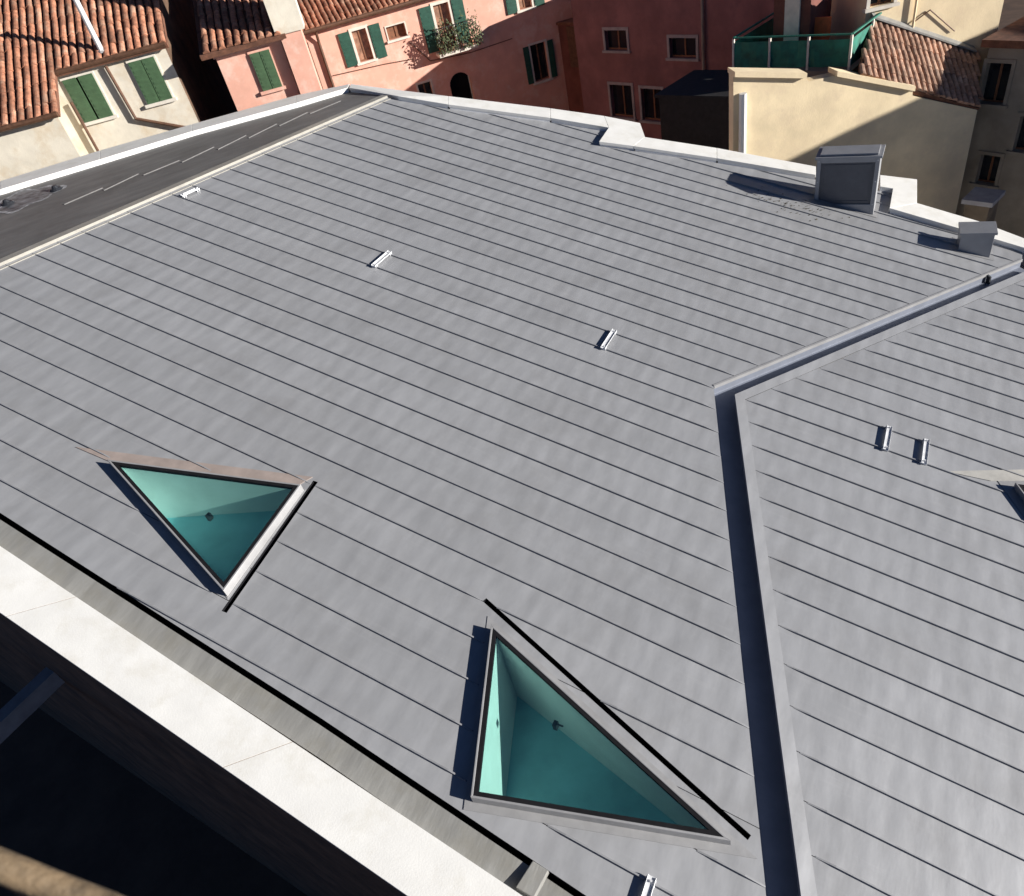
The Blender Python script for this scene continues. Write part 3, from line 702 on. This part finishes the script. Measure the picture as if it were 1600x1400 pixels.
chB = thing('tall_chimney', 'tall pink chimney stack with a whitewashed upper half', 'chimney')
FC = Fac(470, 100, 24.45, 4.0)
ca, _ = FC.uz(453, 100); cb, _ = FC.uz(488, 100); zc = FC.uz(447, 52)[1]
mb = MB(); FC.box(mb, ca, cb, 0, zc, -.9, .02); mb.build('shaft', M['pink'], chB)
mb = MB(); FC.box(mb, ca - .1, cb + .12, zc + .001, zc + 3.4, -1.0, .08); mb.build('stack', M['cream'], chB)
mb = MB(); FC.box(mb, ca - .22, cb + .24, zc + 3.401, zc + 3.7, -1.1, .2); mb.build('cap', M['trim'], chB)

# ---------------- long pink house
FD = Fac(700, 90, 36.0, 10.0)
hD = thing('long_pink_house', 'long pink house with dark green shutters and a planted balcony', 'house')
uD0 = FD.uz(488, 90)[0]; uD1 = FD.uz(878, 90)[0]; zD = FD.uz(570, 23)[1]
def R4(*p): return FD.rect(p)
wD = R4((550, 49), (572, 43), (583, 92), (562, 98)); wSm = R4((602, 42), (632, 36), (636, 57), (608, 62)); wBal = R4((677, 8), (697, 4), (716, 68), (690, 76))
wTop = R4((806, -22), (826, -26), (832, 12), (812, 14)); wDk = R4((826, 70), (851, 66), (860, 122), (838, 128)); wArch = R4((702, 118), (734, 108), (748, 190), (716, 200)); wLow = R4((652, 132), (670, 128), (690, 190), (668, 194))
holesD = [wD, wSm, wBal, wTop, wDk, wArch, wLow]
mb = MB(); FD.wall(mb, uD0, uD1 + 1.0, 0, zD + 0.0, holesD, .28); mb.face([FD.P(uD0, 0, -9), FD.P(uD0, 0), FD.P(uD0, zD), FD.P(uD0, zD, -9)]); mb.build('wall', M['pink'], hD)
for r, pr in ((wD, .72), (wBal, .75), (wTop, .75)):
    wn = window(FD, r, hD, M['trim'], .11, True, glassm=mat('curtained_glass', (.30, .17, .11), .4, 0, .3, 5)); sw = (r[1] - r[0]) * .75
    shutter(FD, r[0] - .14 - sw, r[0] - .13, r[2] - .05, r[3] + .05, wn, M['dgreen']); shutter(FD, r[1] + .13, r[1] + .14 + sw, r[2] - .05, r[3] + .05, wn, M['dgreen'])
wn = window(FD, wSm, hD, M['trim'], .05, True, glassm=M['wood'])
wn = window(FD, wDk, hD, M['trim'], .08, True); sw = (wDk[1] - wDk[0]) * .35
shutter(FD, wDk[0] - .1 - sw, wDk[0] - .09, wDk[2], wDk[3], wn, M['dgreen']); shutter(FD, wDk[1] + .09, wDk[1] + .1 + sw, wDk[2], wDk[3], wn, M['dgreen'])
window(FD, wLow, hD, M['trim'], .08, False)
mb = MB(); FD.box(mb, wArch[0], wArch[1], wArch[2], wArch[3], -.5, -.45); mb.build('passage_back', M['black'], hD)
ac = MB(); um = (wArch[0] + wArch[1]) / 2; rr = (wArch[1] - wArch[0]) / 2      # arch head: stones filling the corners of the opening
for s_ in (-1, 1):
    pts = [(um + s_ * rr, wArch[3])] + [(um + s_ * rr * math.sin(t), wArch[3] - rr + rr * math.cos(t)) for t in [i * math.pi / 16 for i in range(9)]]
    ac.face([FD.P(a, b, -.02) for a, b in pts])
ac.build('arch_head', M['pink'], hD)
c = FD.P(uD0 - .2, zD + .06, .35); upD = -FD.n + z * .38
nD_ = int((uD1 - uD0 + .6) / .23); tile_roof(hD, c, FD.u, upD, lambda a, b: True, nD_, 12, M['tile'])
mb = MB(); mb.tube([FD.P(uD0 - .2, zD + .02, .42), FD.P(uD1 + .4, zD + .02, .42)], .08, 8); mb.build('eaves_gutter', M['brown'], hD)
for a, b in (((492, 48), (522, 170)), ((478, 66), (508, 180))):
    mb = MB(); q = FD.uz(*a); mb.tube([FD.P(q[0], zD if a[1] < 60 else q[1], .3), FD.P(q[0], q[1] - .4, .1), FD.P(q[0], 3, .1)], .06, 8); mb.build('downpipe', M['brown'], hD)
for pp in ([(640, 66), (672, 95), (735, 82), (800, 60)], [(520, 118), (600, 100), (645, 92)]):
    mb = MB(); mb.tube([FD.P(*FD.uz(*p), .03) for p in pp], .018, 5); mb.build('cable', M['brown'], hD)
bal = thing('planted_balcony', 'small iron balcony crowded with grey green plants on pink facade', 'balcony')
b0, b1 = wBal[0] - .35, wBal[1] + .75; zb_ = wBal[2] - .1
mb = MB(); FD.box(mb, b0, b1, zb_ - .12, zb_, .04, .75); mb.build('slab', M['trim'], bal)
for i in range(17):
    uu = lerp(b0 + .03, b1 - .03, i / 16); mb = MB(); FD.box(mb, uu - .012, uu + .012, zb_ + .001, zb_ + .95, .70, .724); mb.build('baluster', M['iron'], bal)
mb = MB(); FD.box(mb, b0, b1, zb_ + .951, zb_ + .99, .69, .735); mb.build('handrail', M['iron'], bal)
mb = MB()
for i in range(700):
    uu = random.uniform(b0, b1 + .25); zz = zb_ + abs(random.gauss(.5, .35)); oo = random.uniform(.45, 1.0); o_ = FD.P(uu, zz, oo); a = Vector((random.gauss(0, 1), random.gauss(0, 1), random.gauss(0, 1))).normalized() * .07; b_ = a.orthogonal().normalized() * .035
    mb.face([o_ - a, o_ + b_, o_ + a, o_ - b_])
mb.build('foliage', M['leaf'], bal)
for i in range(4):
    mb = MB(); uu = lerp(b0 + .2, b1 - .2, i / 3); mb.tube([FD.P(uu, zb_ + .001, .5), FD.P(uu, zb_ + .24, .5)], .09, 8, .13); mb.build('flower_pot', M['tile'], bal)

# ---------------- shaded rose houses in the corner
corner = FD.P(uD1, 0); 
azF = -57.0
class FacAt(Fac):
    def __init__(s, p, az):
        s.o = Vector((p.x, p.y, CZ)); s.u = Vector((math.cos(math.radians(az)), math.sin(math.radians(az)), 0)); s.n = Vector((s.u.y, -s.u.x, 0)); s.n = s.n if s.n.dot(CAM - s.o) > 0 else -s.n
FE_ = FacAt(corner, azF)
hE = thing('low_rose_wing', 'low dark red wing in shade joining the long pink house', 'house')
uE1 = FE_.uz(926, 100)[0]; zE_ = FD.uz(872, 38)[1]
mb = MB(); FE_.box(mb, .02, uE1 - .01, 0, zE_, -5, 0); mb.build('wall', M['redbrick'], hE)
mb = MB(); FE_.box(mb, .02, uE1 - .05, zE_ + .001, zE_ + .1, -5, .1); mb.build('roof', M['tilebed'], hE)
mb = MB(); qa = FE_.uz(905, 60); FE_.box(mb, qa[0] - .7, qa[0] + .5, qa[1] - 1.2, qa[1] + .5, .001, .06); mb.build('shutter', M['brown'], hE)
p = FE_.P(uE1, 0, .9)
FF = FacAt(p, azF)
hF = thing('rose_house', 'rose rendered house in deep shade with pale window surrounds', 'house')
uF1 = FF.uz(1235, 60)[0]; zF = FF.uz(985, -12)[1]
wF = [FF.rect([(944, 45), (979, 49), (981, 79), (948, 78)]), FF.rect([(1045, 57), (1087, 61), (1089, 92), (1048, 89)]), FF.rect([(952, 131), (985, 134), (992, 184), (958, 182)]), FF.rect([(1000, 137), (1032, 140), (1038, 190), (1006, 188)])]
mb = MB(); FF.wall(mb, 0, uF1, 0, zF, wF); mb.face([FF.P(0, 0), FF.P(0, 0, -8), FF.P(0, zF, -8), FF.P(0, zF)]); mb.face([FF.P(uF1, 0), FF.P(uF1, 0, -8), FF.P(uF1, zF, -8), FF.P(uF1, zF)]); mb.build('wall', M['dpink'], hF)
M['trimshade'] = mat('shaded_stone_trim', (.30, .29, .30), .85, 0, .12, 4)  # pale trim darkened, so the shade sits in its colour
for r in wF: window(FF, r, hF, M['trimshade'], .11, True)
mb = MB(); FF.box(mb, -.2, uF1 + .2, zF + .001, zF + .12, -8, .1); mb.build('roof', M['tilebed'], hF)
mb = MB(); q = FF.uz(1100, 20); mb.tube([FF.P(q[0], zF, .1), FF.P(q[0], 0, .1)], .06, 8); mb.build('downpipe', M['grey'], hF)

# black block added to stand in for the deep shade of the court
FS = Fac(1090, 190, 23.5, -50.0)
shd = thing('court_shade_block', 'low black block added for the deep shade of the court behind the parapet', 'shade block')
s0, s1 = FS.uz(1032, 190)[0], FS.uz(1165, 190)[0]; zs = FS.uz(1090, 152)[1]
COURT_SHADE = mat('court_shade_black', (.012, .011, .012), .8, 0, .3, 6, .3, 20)
mb = MB(); FS.box(mb, s0, s1, 0, zs, -2.2, 0); mb.build('wall', COURT_SHADE, shd)
mb = MB(); FS.box(mb, s0 - .1, s1 + .1, zs + .001, zs + .08, -2.3, .12); mb.build('roof', COURT_SHADE, shd)

# ---------------- yellow gabled house with tiled lean-to and terrace
FG = Fac(1300, 160, 22.5, -3.0)
hG = thing('yellow_house', 'yellow rendered house end with sloping coping above the white parapet', 'house')
topG = [(1146, 119), (1258, 121), (1264, 127), (1305, 118), (1340, 121), (1426, 141), (1426, 150), (1527, 172)]
tz = [FG.uz(*p) for p in topG]
mb = MB(); pts = [FG.P(tz[0][0], 0)] + [FG.P(tz[-1][0], 0)] + [FG.P(*q) for q in tz[::-1]]
bk = [p - FG.n * .35 for p in pts]; mb.hexa(bk[::-1] if 0 else bk, pts); mb.build('wall', M['creamy'], hG)
for (a, b) in ((0, 1), (3, 5)):
    A, B = tz[a], tz[b]; mb = MB(); dz_ = .13
    mb.hexa([FG.P(A[0], A[1], .12), FG.P(B[0], B[1], .12), FG.P(B[0], B[1], -.45), FG.P(A[0], A[1], -.45)][::-1], [FG.P(A[0], A[1] + dz_, .12), FG.P(B[0], B[1] + dz_, .12), FG.P(B[0], B[1] + dz_, -.45), FG.P(A[0], A[1] + dz_, -.45)][::-1]); mb.build('coping', M['creamy'], hG)
mb = MB(); q = FG.uz(1152, 140); mb.tube([FG.P(q[0] + .12, q[1] - .1, .1), FG.P(q[0] + .12, 2, .1)], .11, 8); mb.build('downpipe', M['white'], hG)  # white pipe added in place of the sunlit strip at the wall end
# tiled lean-to: its verge runs along the wall head, its ridge against the house behind
T0, T1 = FG.P(*FG.uz(1343, 117)), FG.P(*FG.uz(1524, 168)); 
dT = (T1 - T0); uT = dT.normalized(); rs = (-FG.n + z * .62)
nt_ = uT.cross(rs).normalized(); nt_ = nt_ if nt_.z > 0 else -nt_
upT = nt_.cross(uT).normalized(); upT = upT if upT.y > 0 else -upT
T0u = hit(1360, 30, T0, nt_); T1u = hit(1520, 82, T0, nt_)
def tc(p): return ((p - T0).dot(uT), (p - T0).dot(upT))
oq = [tc(T0), tc(T1 + uT * .15), tc(T1u + uT * .15), tc(T0u)]
def inq(a, b):
    for i in range(4):
        (x0, y0), (x1, y1) = oq[i], oq[(i + 1) % 4]
        if (x1 - x0) * (b - y0) - (y1 - y0) * (a - x0) < 0: return False
    return True
tile_roof(hG, T0, uT, upT, inq, int((max(q[0] for q in oq)) / .2) + 2, int(max(q[1] for q in oq) / .34) + 2, M['tile2'], pitch=.2, lay=.34, outline=oq)
mb = MB(); mb.face([Vector((T1.x, T1.y, 0)), Vector((T1u.x, T1u.y, 0)), T1u, T1]); mb.build('side_wall', M['creamy'], hG)
# body of the yellow house behind the wall (closed, under tiles and terrace)
hH = thing('tall_yellow_house', 'tall pale yellow house wall rising behind the tiled lean-to', 'house')
hz = Vector((T1u.x - T0u.x, T1u.y - T0u.y, 0))
FH = FacAt(T0u, math.degrees(math.atan2(hz.y, hz.x)))
a0 = FH.uz(1352, 30)[0]; a1 = FH.uz(1556, 60)[0]
zt = FH.uz(1470, -40)[1]
whH = [FH.rect([(1362, -30), (1398, -24), (1396, 12), (1360, 4)])]
mb = MB(); FH.wall(mb, a0, a1, 0, zt, whH); mb.face([FH.P(a1, 0), FH.P(a1, 0, -6), FH.P(a1, zt, -6), FH.P(a1, zt)]); mb.face([FH.P(a0, 0, -6), FH.P(a0, 0), FH.P(a0, zt), FH.P(a0, zt, -6)]); mb.build('wall', M['creamy'], hH)
window(FH, whH[0], hH, M['trim'], .1, True)
mb = MB(); q0, q1 = FH.uz(1430, 0), FH.uz(1434, 40); mb.tube([FH.P(q0[0], zt, .08), FH.P(q0[0], q1[1] - .2, .08)], .035, 6); mb.build('downpipe', M['creamy'], hH)
mb = MB(); mb.tube([FH.P(*FH.uz(1452, 15), .05), FH.P(*FH.uz(1490, 48), .05)], .018, 6); mb.tube([FH.P(*FH.uz(1452, 15), .05), FH.P(*FH.uz(1425, 35), .05)], .018, 6); mb.build('cable', M['brown'], hH)
mb = MB(); q = [FH.uz(1360, 27), FH.uz(1520, 80)]; A, B = FH.P(*q[0], .0), FH.P(*q[1], .0); mb.hexa([A, B, B + FH.n * .2, A + FH.n * .2], [A + z * .14, B + z * .14, B + FH.n * .2 + z * .05, A + FH.n * .2 + z * .05]); mb.build('lead_flashing', M['gutterz'], hH)

# terrace with a green netted railing
ter = thing('roof_terrace', 'roof terrace fenced with dark green netting above the yellow wall', 'terrace')
FT = Fac(1235, 85, 24.2, -50.0)
t0, zt0 = FT.uz(1146, 108); t1, _ = FT.uz(1326, 109); zt0 = (FT.uz(1146, 108)[1] + FT.uz(1326, 109)[1]) / 2; zt1 = (FT.uz(1141, 60)[1] + FT.uz(1322, 62)[1]) / 2
DPT = 3.0
mb = MB(); FT.box(mb, t0 - .1, t1 + .1, zt0 - .3, zt0 - .02, -DPT, .1); mb.build('deck', M['grey'], ter)
mb = MB(); FT.box(mb, t0 + .3, t1 - .1, 0, zt0 - .301, -DPT, -.3); mb.build('wall', M['grey'], ter)
for (nm, a, b) in (('net', (t0, 0), (t1, 0)), ('net', (t1, 0), (t1, -DPT)), ('net', (t0, 0), (t0, -DPT))):
    mb = MB(); n_ = 14
    for i in range(n_):
        for j in range(3):
            def Q(ii, jj): f_ = ii / n_; return FT.P(lerp(a[0], b[0], f_), lerp(zt0 + .06, zt1 - .05, jj / 3), lerp(a[1], b[1], f_) + .03 * math.sin(ii * 1.9 + jj * 1.3))
            mb.face([Q(i, j), Q(i + 1, j), Q(i + 1, j + 1), Q(i, j + 1)])
    mb.build(nm, M['net'], ter, smooth=True)
for (uu, oo) in ((t0, 0), (lerp(t0, t1, .33), 0), (lerp(t0, t1, .66), 0), (t1, 0), (t1, -DPT), (t0, -DPT), (t1, -DPT / 2)):
    mb = MB(); FT.box(mb, uu - .03, uu + .03, zt0 - .019, zt1 + .05, oo - .03, oo + .03); mb.build('post', M['trim'], ter)
mb = MB(); FT.box(mb, t0, t1, zt1 + .051, zt1 + .09, -.03, .03); FT.box(mb, t1 - .03, t1 + .03, zt1 + .0505, zt1 + .0905, -DPT, -.031); FT.box(mb, t0 - .03, t0 + .03, zt1 + .0505, zt1 + .0905, -DPT, -.031); mb.build('handrail', M['net'], ter)
# red hut and bits on the terrace
hut = thing('red_hut', 'dark red hut with white door frame standing on the terrace', 'hut')
ha = FT.uz(1182, 40)[0] ; hb = FT.uz(1240, 40)[0]
mb = MB(); FT.box(mb, ha, hb, zt0 - .0199, zt0 + 2.6, -2.6, -1.1); mb.build('wall', M['redbrick'], hut)
mb = MB(); FT.box(mb, hb - .75, hb - .3, zt0, zt0 + 2.1, -1.099, -1.04); mb.build('door', M['trim'], hut)
mb = MB(); FT.box(mb, ha - .1, hb + .1, zt0 + 2.601, zt0 + 2.75, -2.7, -.9); mb.build('roof', M['tilebed'], hut)
pot = thing('terrace_chair', 'orange folding chair on the roof terrace beside the hut', 'chair'); cq = FT.P(FT.uz(1252, 40)[0], zt0 - .02, -1.2); pot.location = cq
OR = mat('orange_fabric', (.75, .16, .05), .8, 0, .1, 8)
mb = MB(); mb.box(Vector((0, 0, 0)), FT.u, FT.n, z, -.25, .25, -.25, .25, .42, .46); mb.build('seat', OR, pot)
mb = MB(); mb.box(Vector((0, 0, 0)), FT.u, FT.n, z, -.25, .25, -.29, -.251, .46, 1.0); mb.build('backrest', OR, pot)
for a in (-.22, .22):
    for b in (-.22, .22): mb = MB(); mb.tube([FT.u * a + FT.n * b, FT.u * a + FT.n * b + z * .419], .015, 6); mb.build('leg', M['steel'], pot)

# ---------------- dark houses at the right edge
FI = Fac(1565, 200, 26.0, -62.0)
hI = thing('grey_house', 'grey rendered house in shade behind the yellow gable', 'house')
i0_ = FI.uz(1519, 200)[0]; i1_ = FI.uz(1720, 200)[0]
wI = [FI.rect([(1530, 240), (1560, 244), (1558, 290), (1528, 286)]), FI.rect([(1538, 96), (1575, 100), (1574, 165), (1536, 160)]), FI.rect([(1590, 180), (1625, 184), (1622, 240), (1588, 236)])]
zI = FI.uz(1560, 70)[1]
mb = MB(); FI.wall(mb, i0_, i1_, 0, zI, wI); mb.face([FI.P(i0_, 0, -5), FI.P(i0_, 0), FI.P(i0_, zI), FI.P(i0_, zI, -5)]); mb.build('wall', M['grey'], hI)
for r in wI: window(FI, r, hI, M['grey'], .1, True)
mb = MB(); FI.box(mb, i0_ - .1, i1_, zI + .001, zI + .2, -5, .3); mb.build('roof', M['tilebed'], hI)
st = thing('low_chimney', 'short cream chimney in a shade-dark colour with flat grey cap behind the parapet end', 'chimney')
FJ = Fac(1530, 320, 21.5, -55.0); j0, j1 = FJ.uz(1508, 320)[0], FJ.uz(1547, 320)[0]; zj = FJ.uz(1530, 320)[1]
M['shadecream'] = mat('shade_darkened_cream', (.13, .10, .07), .9, 0, .25, 2)  # cream render darkened, its shade is put into the colour
mb = MB(); FJ.box(mb, j0, j1, 0, zj, -.7, 0); mb.build('shaft', M['shadecream'], st)
mb = MB(); FJ.box(mb, j0 - .08, j1 + .08, zj + .001, zj + .12, -.78, .08); mb.build('cap', M['trimshade'], st)
# the house across the canal whose roof line shades the yellow wall
hK = thing('brick_house', 'plain brick house standing across the canal to the right', 'house')
mb = MB(); X, Y = Vector((1, 0, 0)), Vector((0, 1, 0)); mb.box(Vector((0, 0, 0)), X, Y, z, 25, 35, 9.0, 26, 0, 14.5); mb.build('wall', M['redbrick'], hK)
mb = MB(); mb.hexa([Vector((24.6, 8.8, 14.501)), Vector((35.4, 8.8, 14.501)), Vector((35.4, 26.4, 14.501)), Vector((24.6, 26.4, 14.501))], [Vector((29, 12, 16)), Vector((31, 12, 16)), Vector((31, 25, 16)), Vector((29, 25, 16))]); mb.build('roof', M['tilebed'], hK)

# ---------------- the lookout: stone ledge below the camera, and the ledge wall under it
lk = thing('stone_ledge', 'worn tan stone ledge curving below the lookout', 'ledge')
pts = []
for i, (x, y) in enumerate([(-140, 1290), (-60, 1312), (0, 1336), (80, 1368), (170, 1402), (260, 1444), (380, 1510), (520, 1600)]):
    d = ray(x, y + 16).normalized(); pts.append(CAM + d * (2.3 + .0 * i) )
mb = MB(); mb.tube(pts, .033, 14); o = mb.build('moulding', mat('tan_stone', (.15, .105, .06), .8, 0, .3, 14, .4, 60), lk, smooth=True)
mb = MB()
for p, q in zip(pts, pts[1:]):
    A, B = p - z * .06, q - z * .06; mb.face([A, B, Vector((B.x, B.y, 0)), Vector((A.x, A.y, 0))])
mb.build('wall', M['darkwall'], lk)
# cross beam over the alley from the facade
bm = thing('alley_beam', 'grey stone beam bridging the dark alley below the parapet', 'beam')
nf = Vector((P1 - P0)); nf = Vector((nf.y, -nf.x, 0)).normalized(); nf = nf if nf.dot(CAM - P0) > 0 else -nf
n3 = nf; fp0 = Vector((P0.x, P0.y, 0))
A = hit(78, 1046, P0, n3); 
B = A + n3 * 2.2; u3 = Vector((-n3.y, n3.x, 0))
mb = MB(); mb.box(A, u3, n3, z, -.14, .14, -.02, 4.0, -.35, 0); mb.build('beam', M['trimshade'], bm)

lw_ = thing('alley_shade_blocker', 'unseen low block added beside the lookout to shade the alley', 'building')  # unseen block added to keep the sun off the alley
mb = MB(); mb.box(Vector((0, 0, 0)), X, Y, z, 3, 34, -9, -.5, 0, 9.4); mb.build('wall', M['redbrick'], lw_)
mb = MB(); mb.hexa([Vector((2.7, -9.3, 9.401)), Vector((34.3, -9.3, 9.401)), Vector((34.3, -.2, 9.401)), Vector((2.7, -.2, 9.401))], [Vector((4, -5.5, 10.4)), Vector((33, -5.5, 10.4)), Vector((33, -4.5, 10.4)), Vector((4, -4.5, 10.4))]); mb.build('roof', M['tilebed'], lw_)
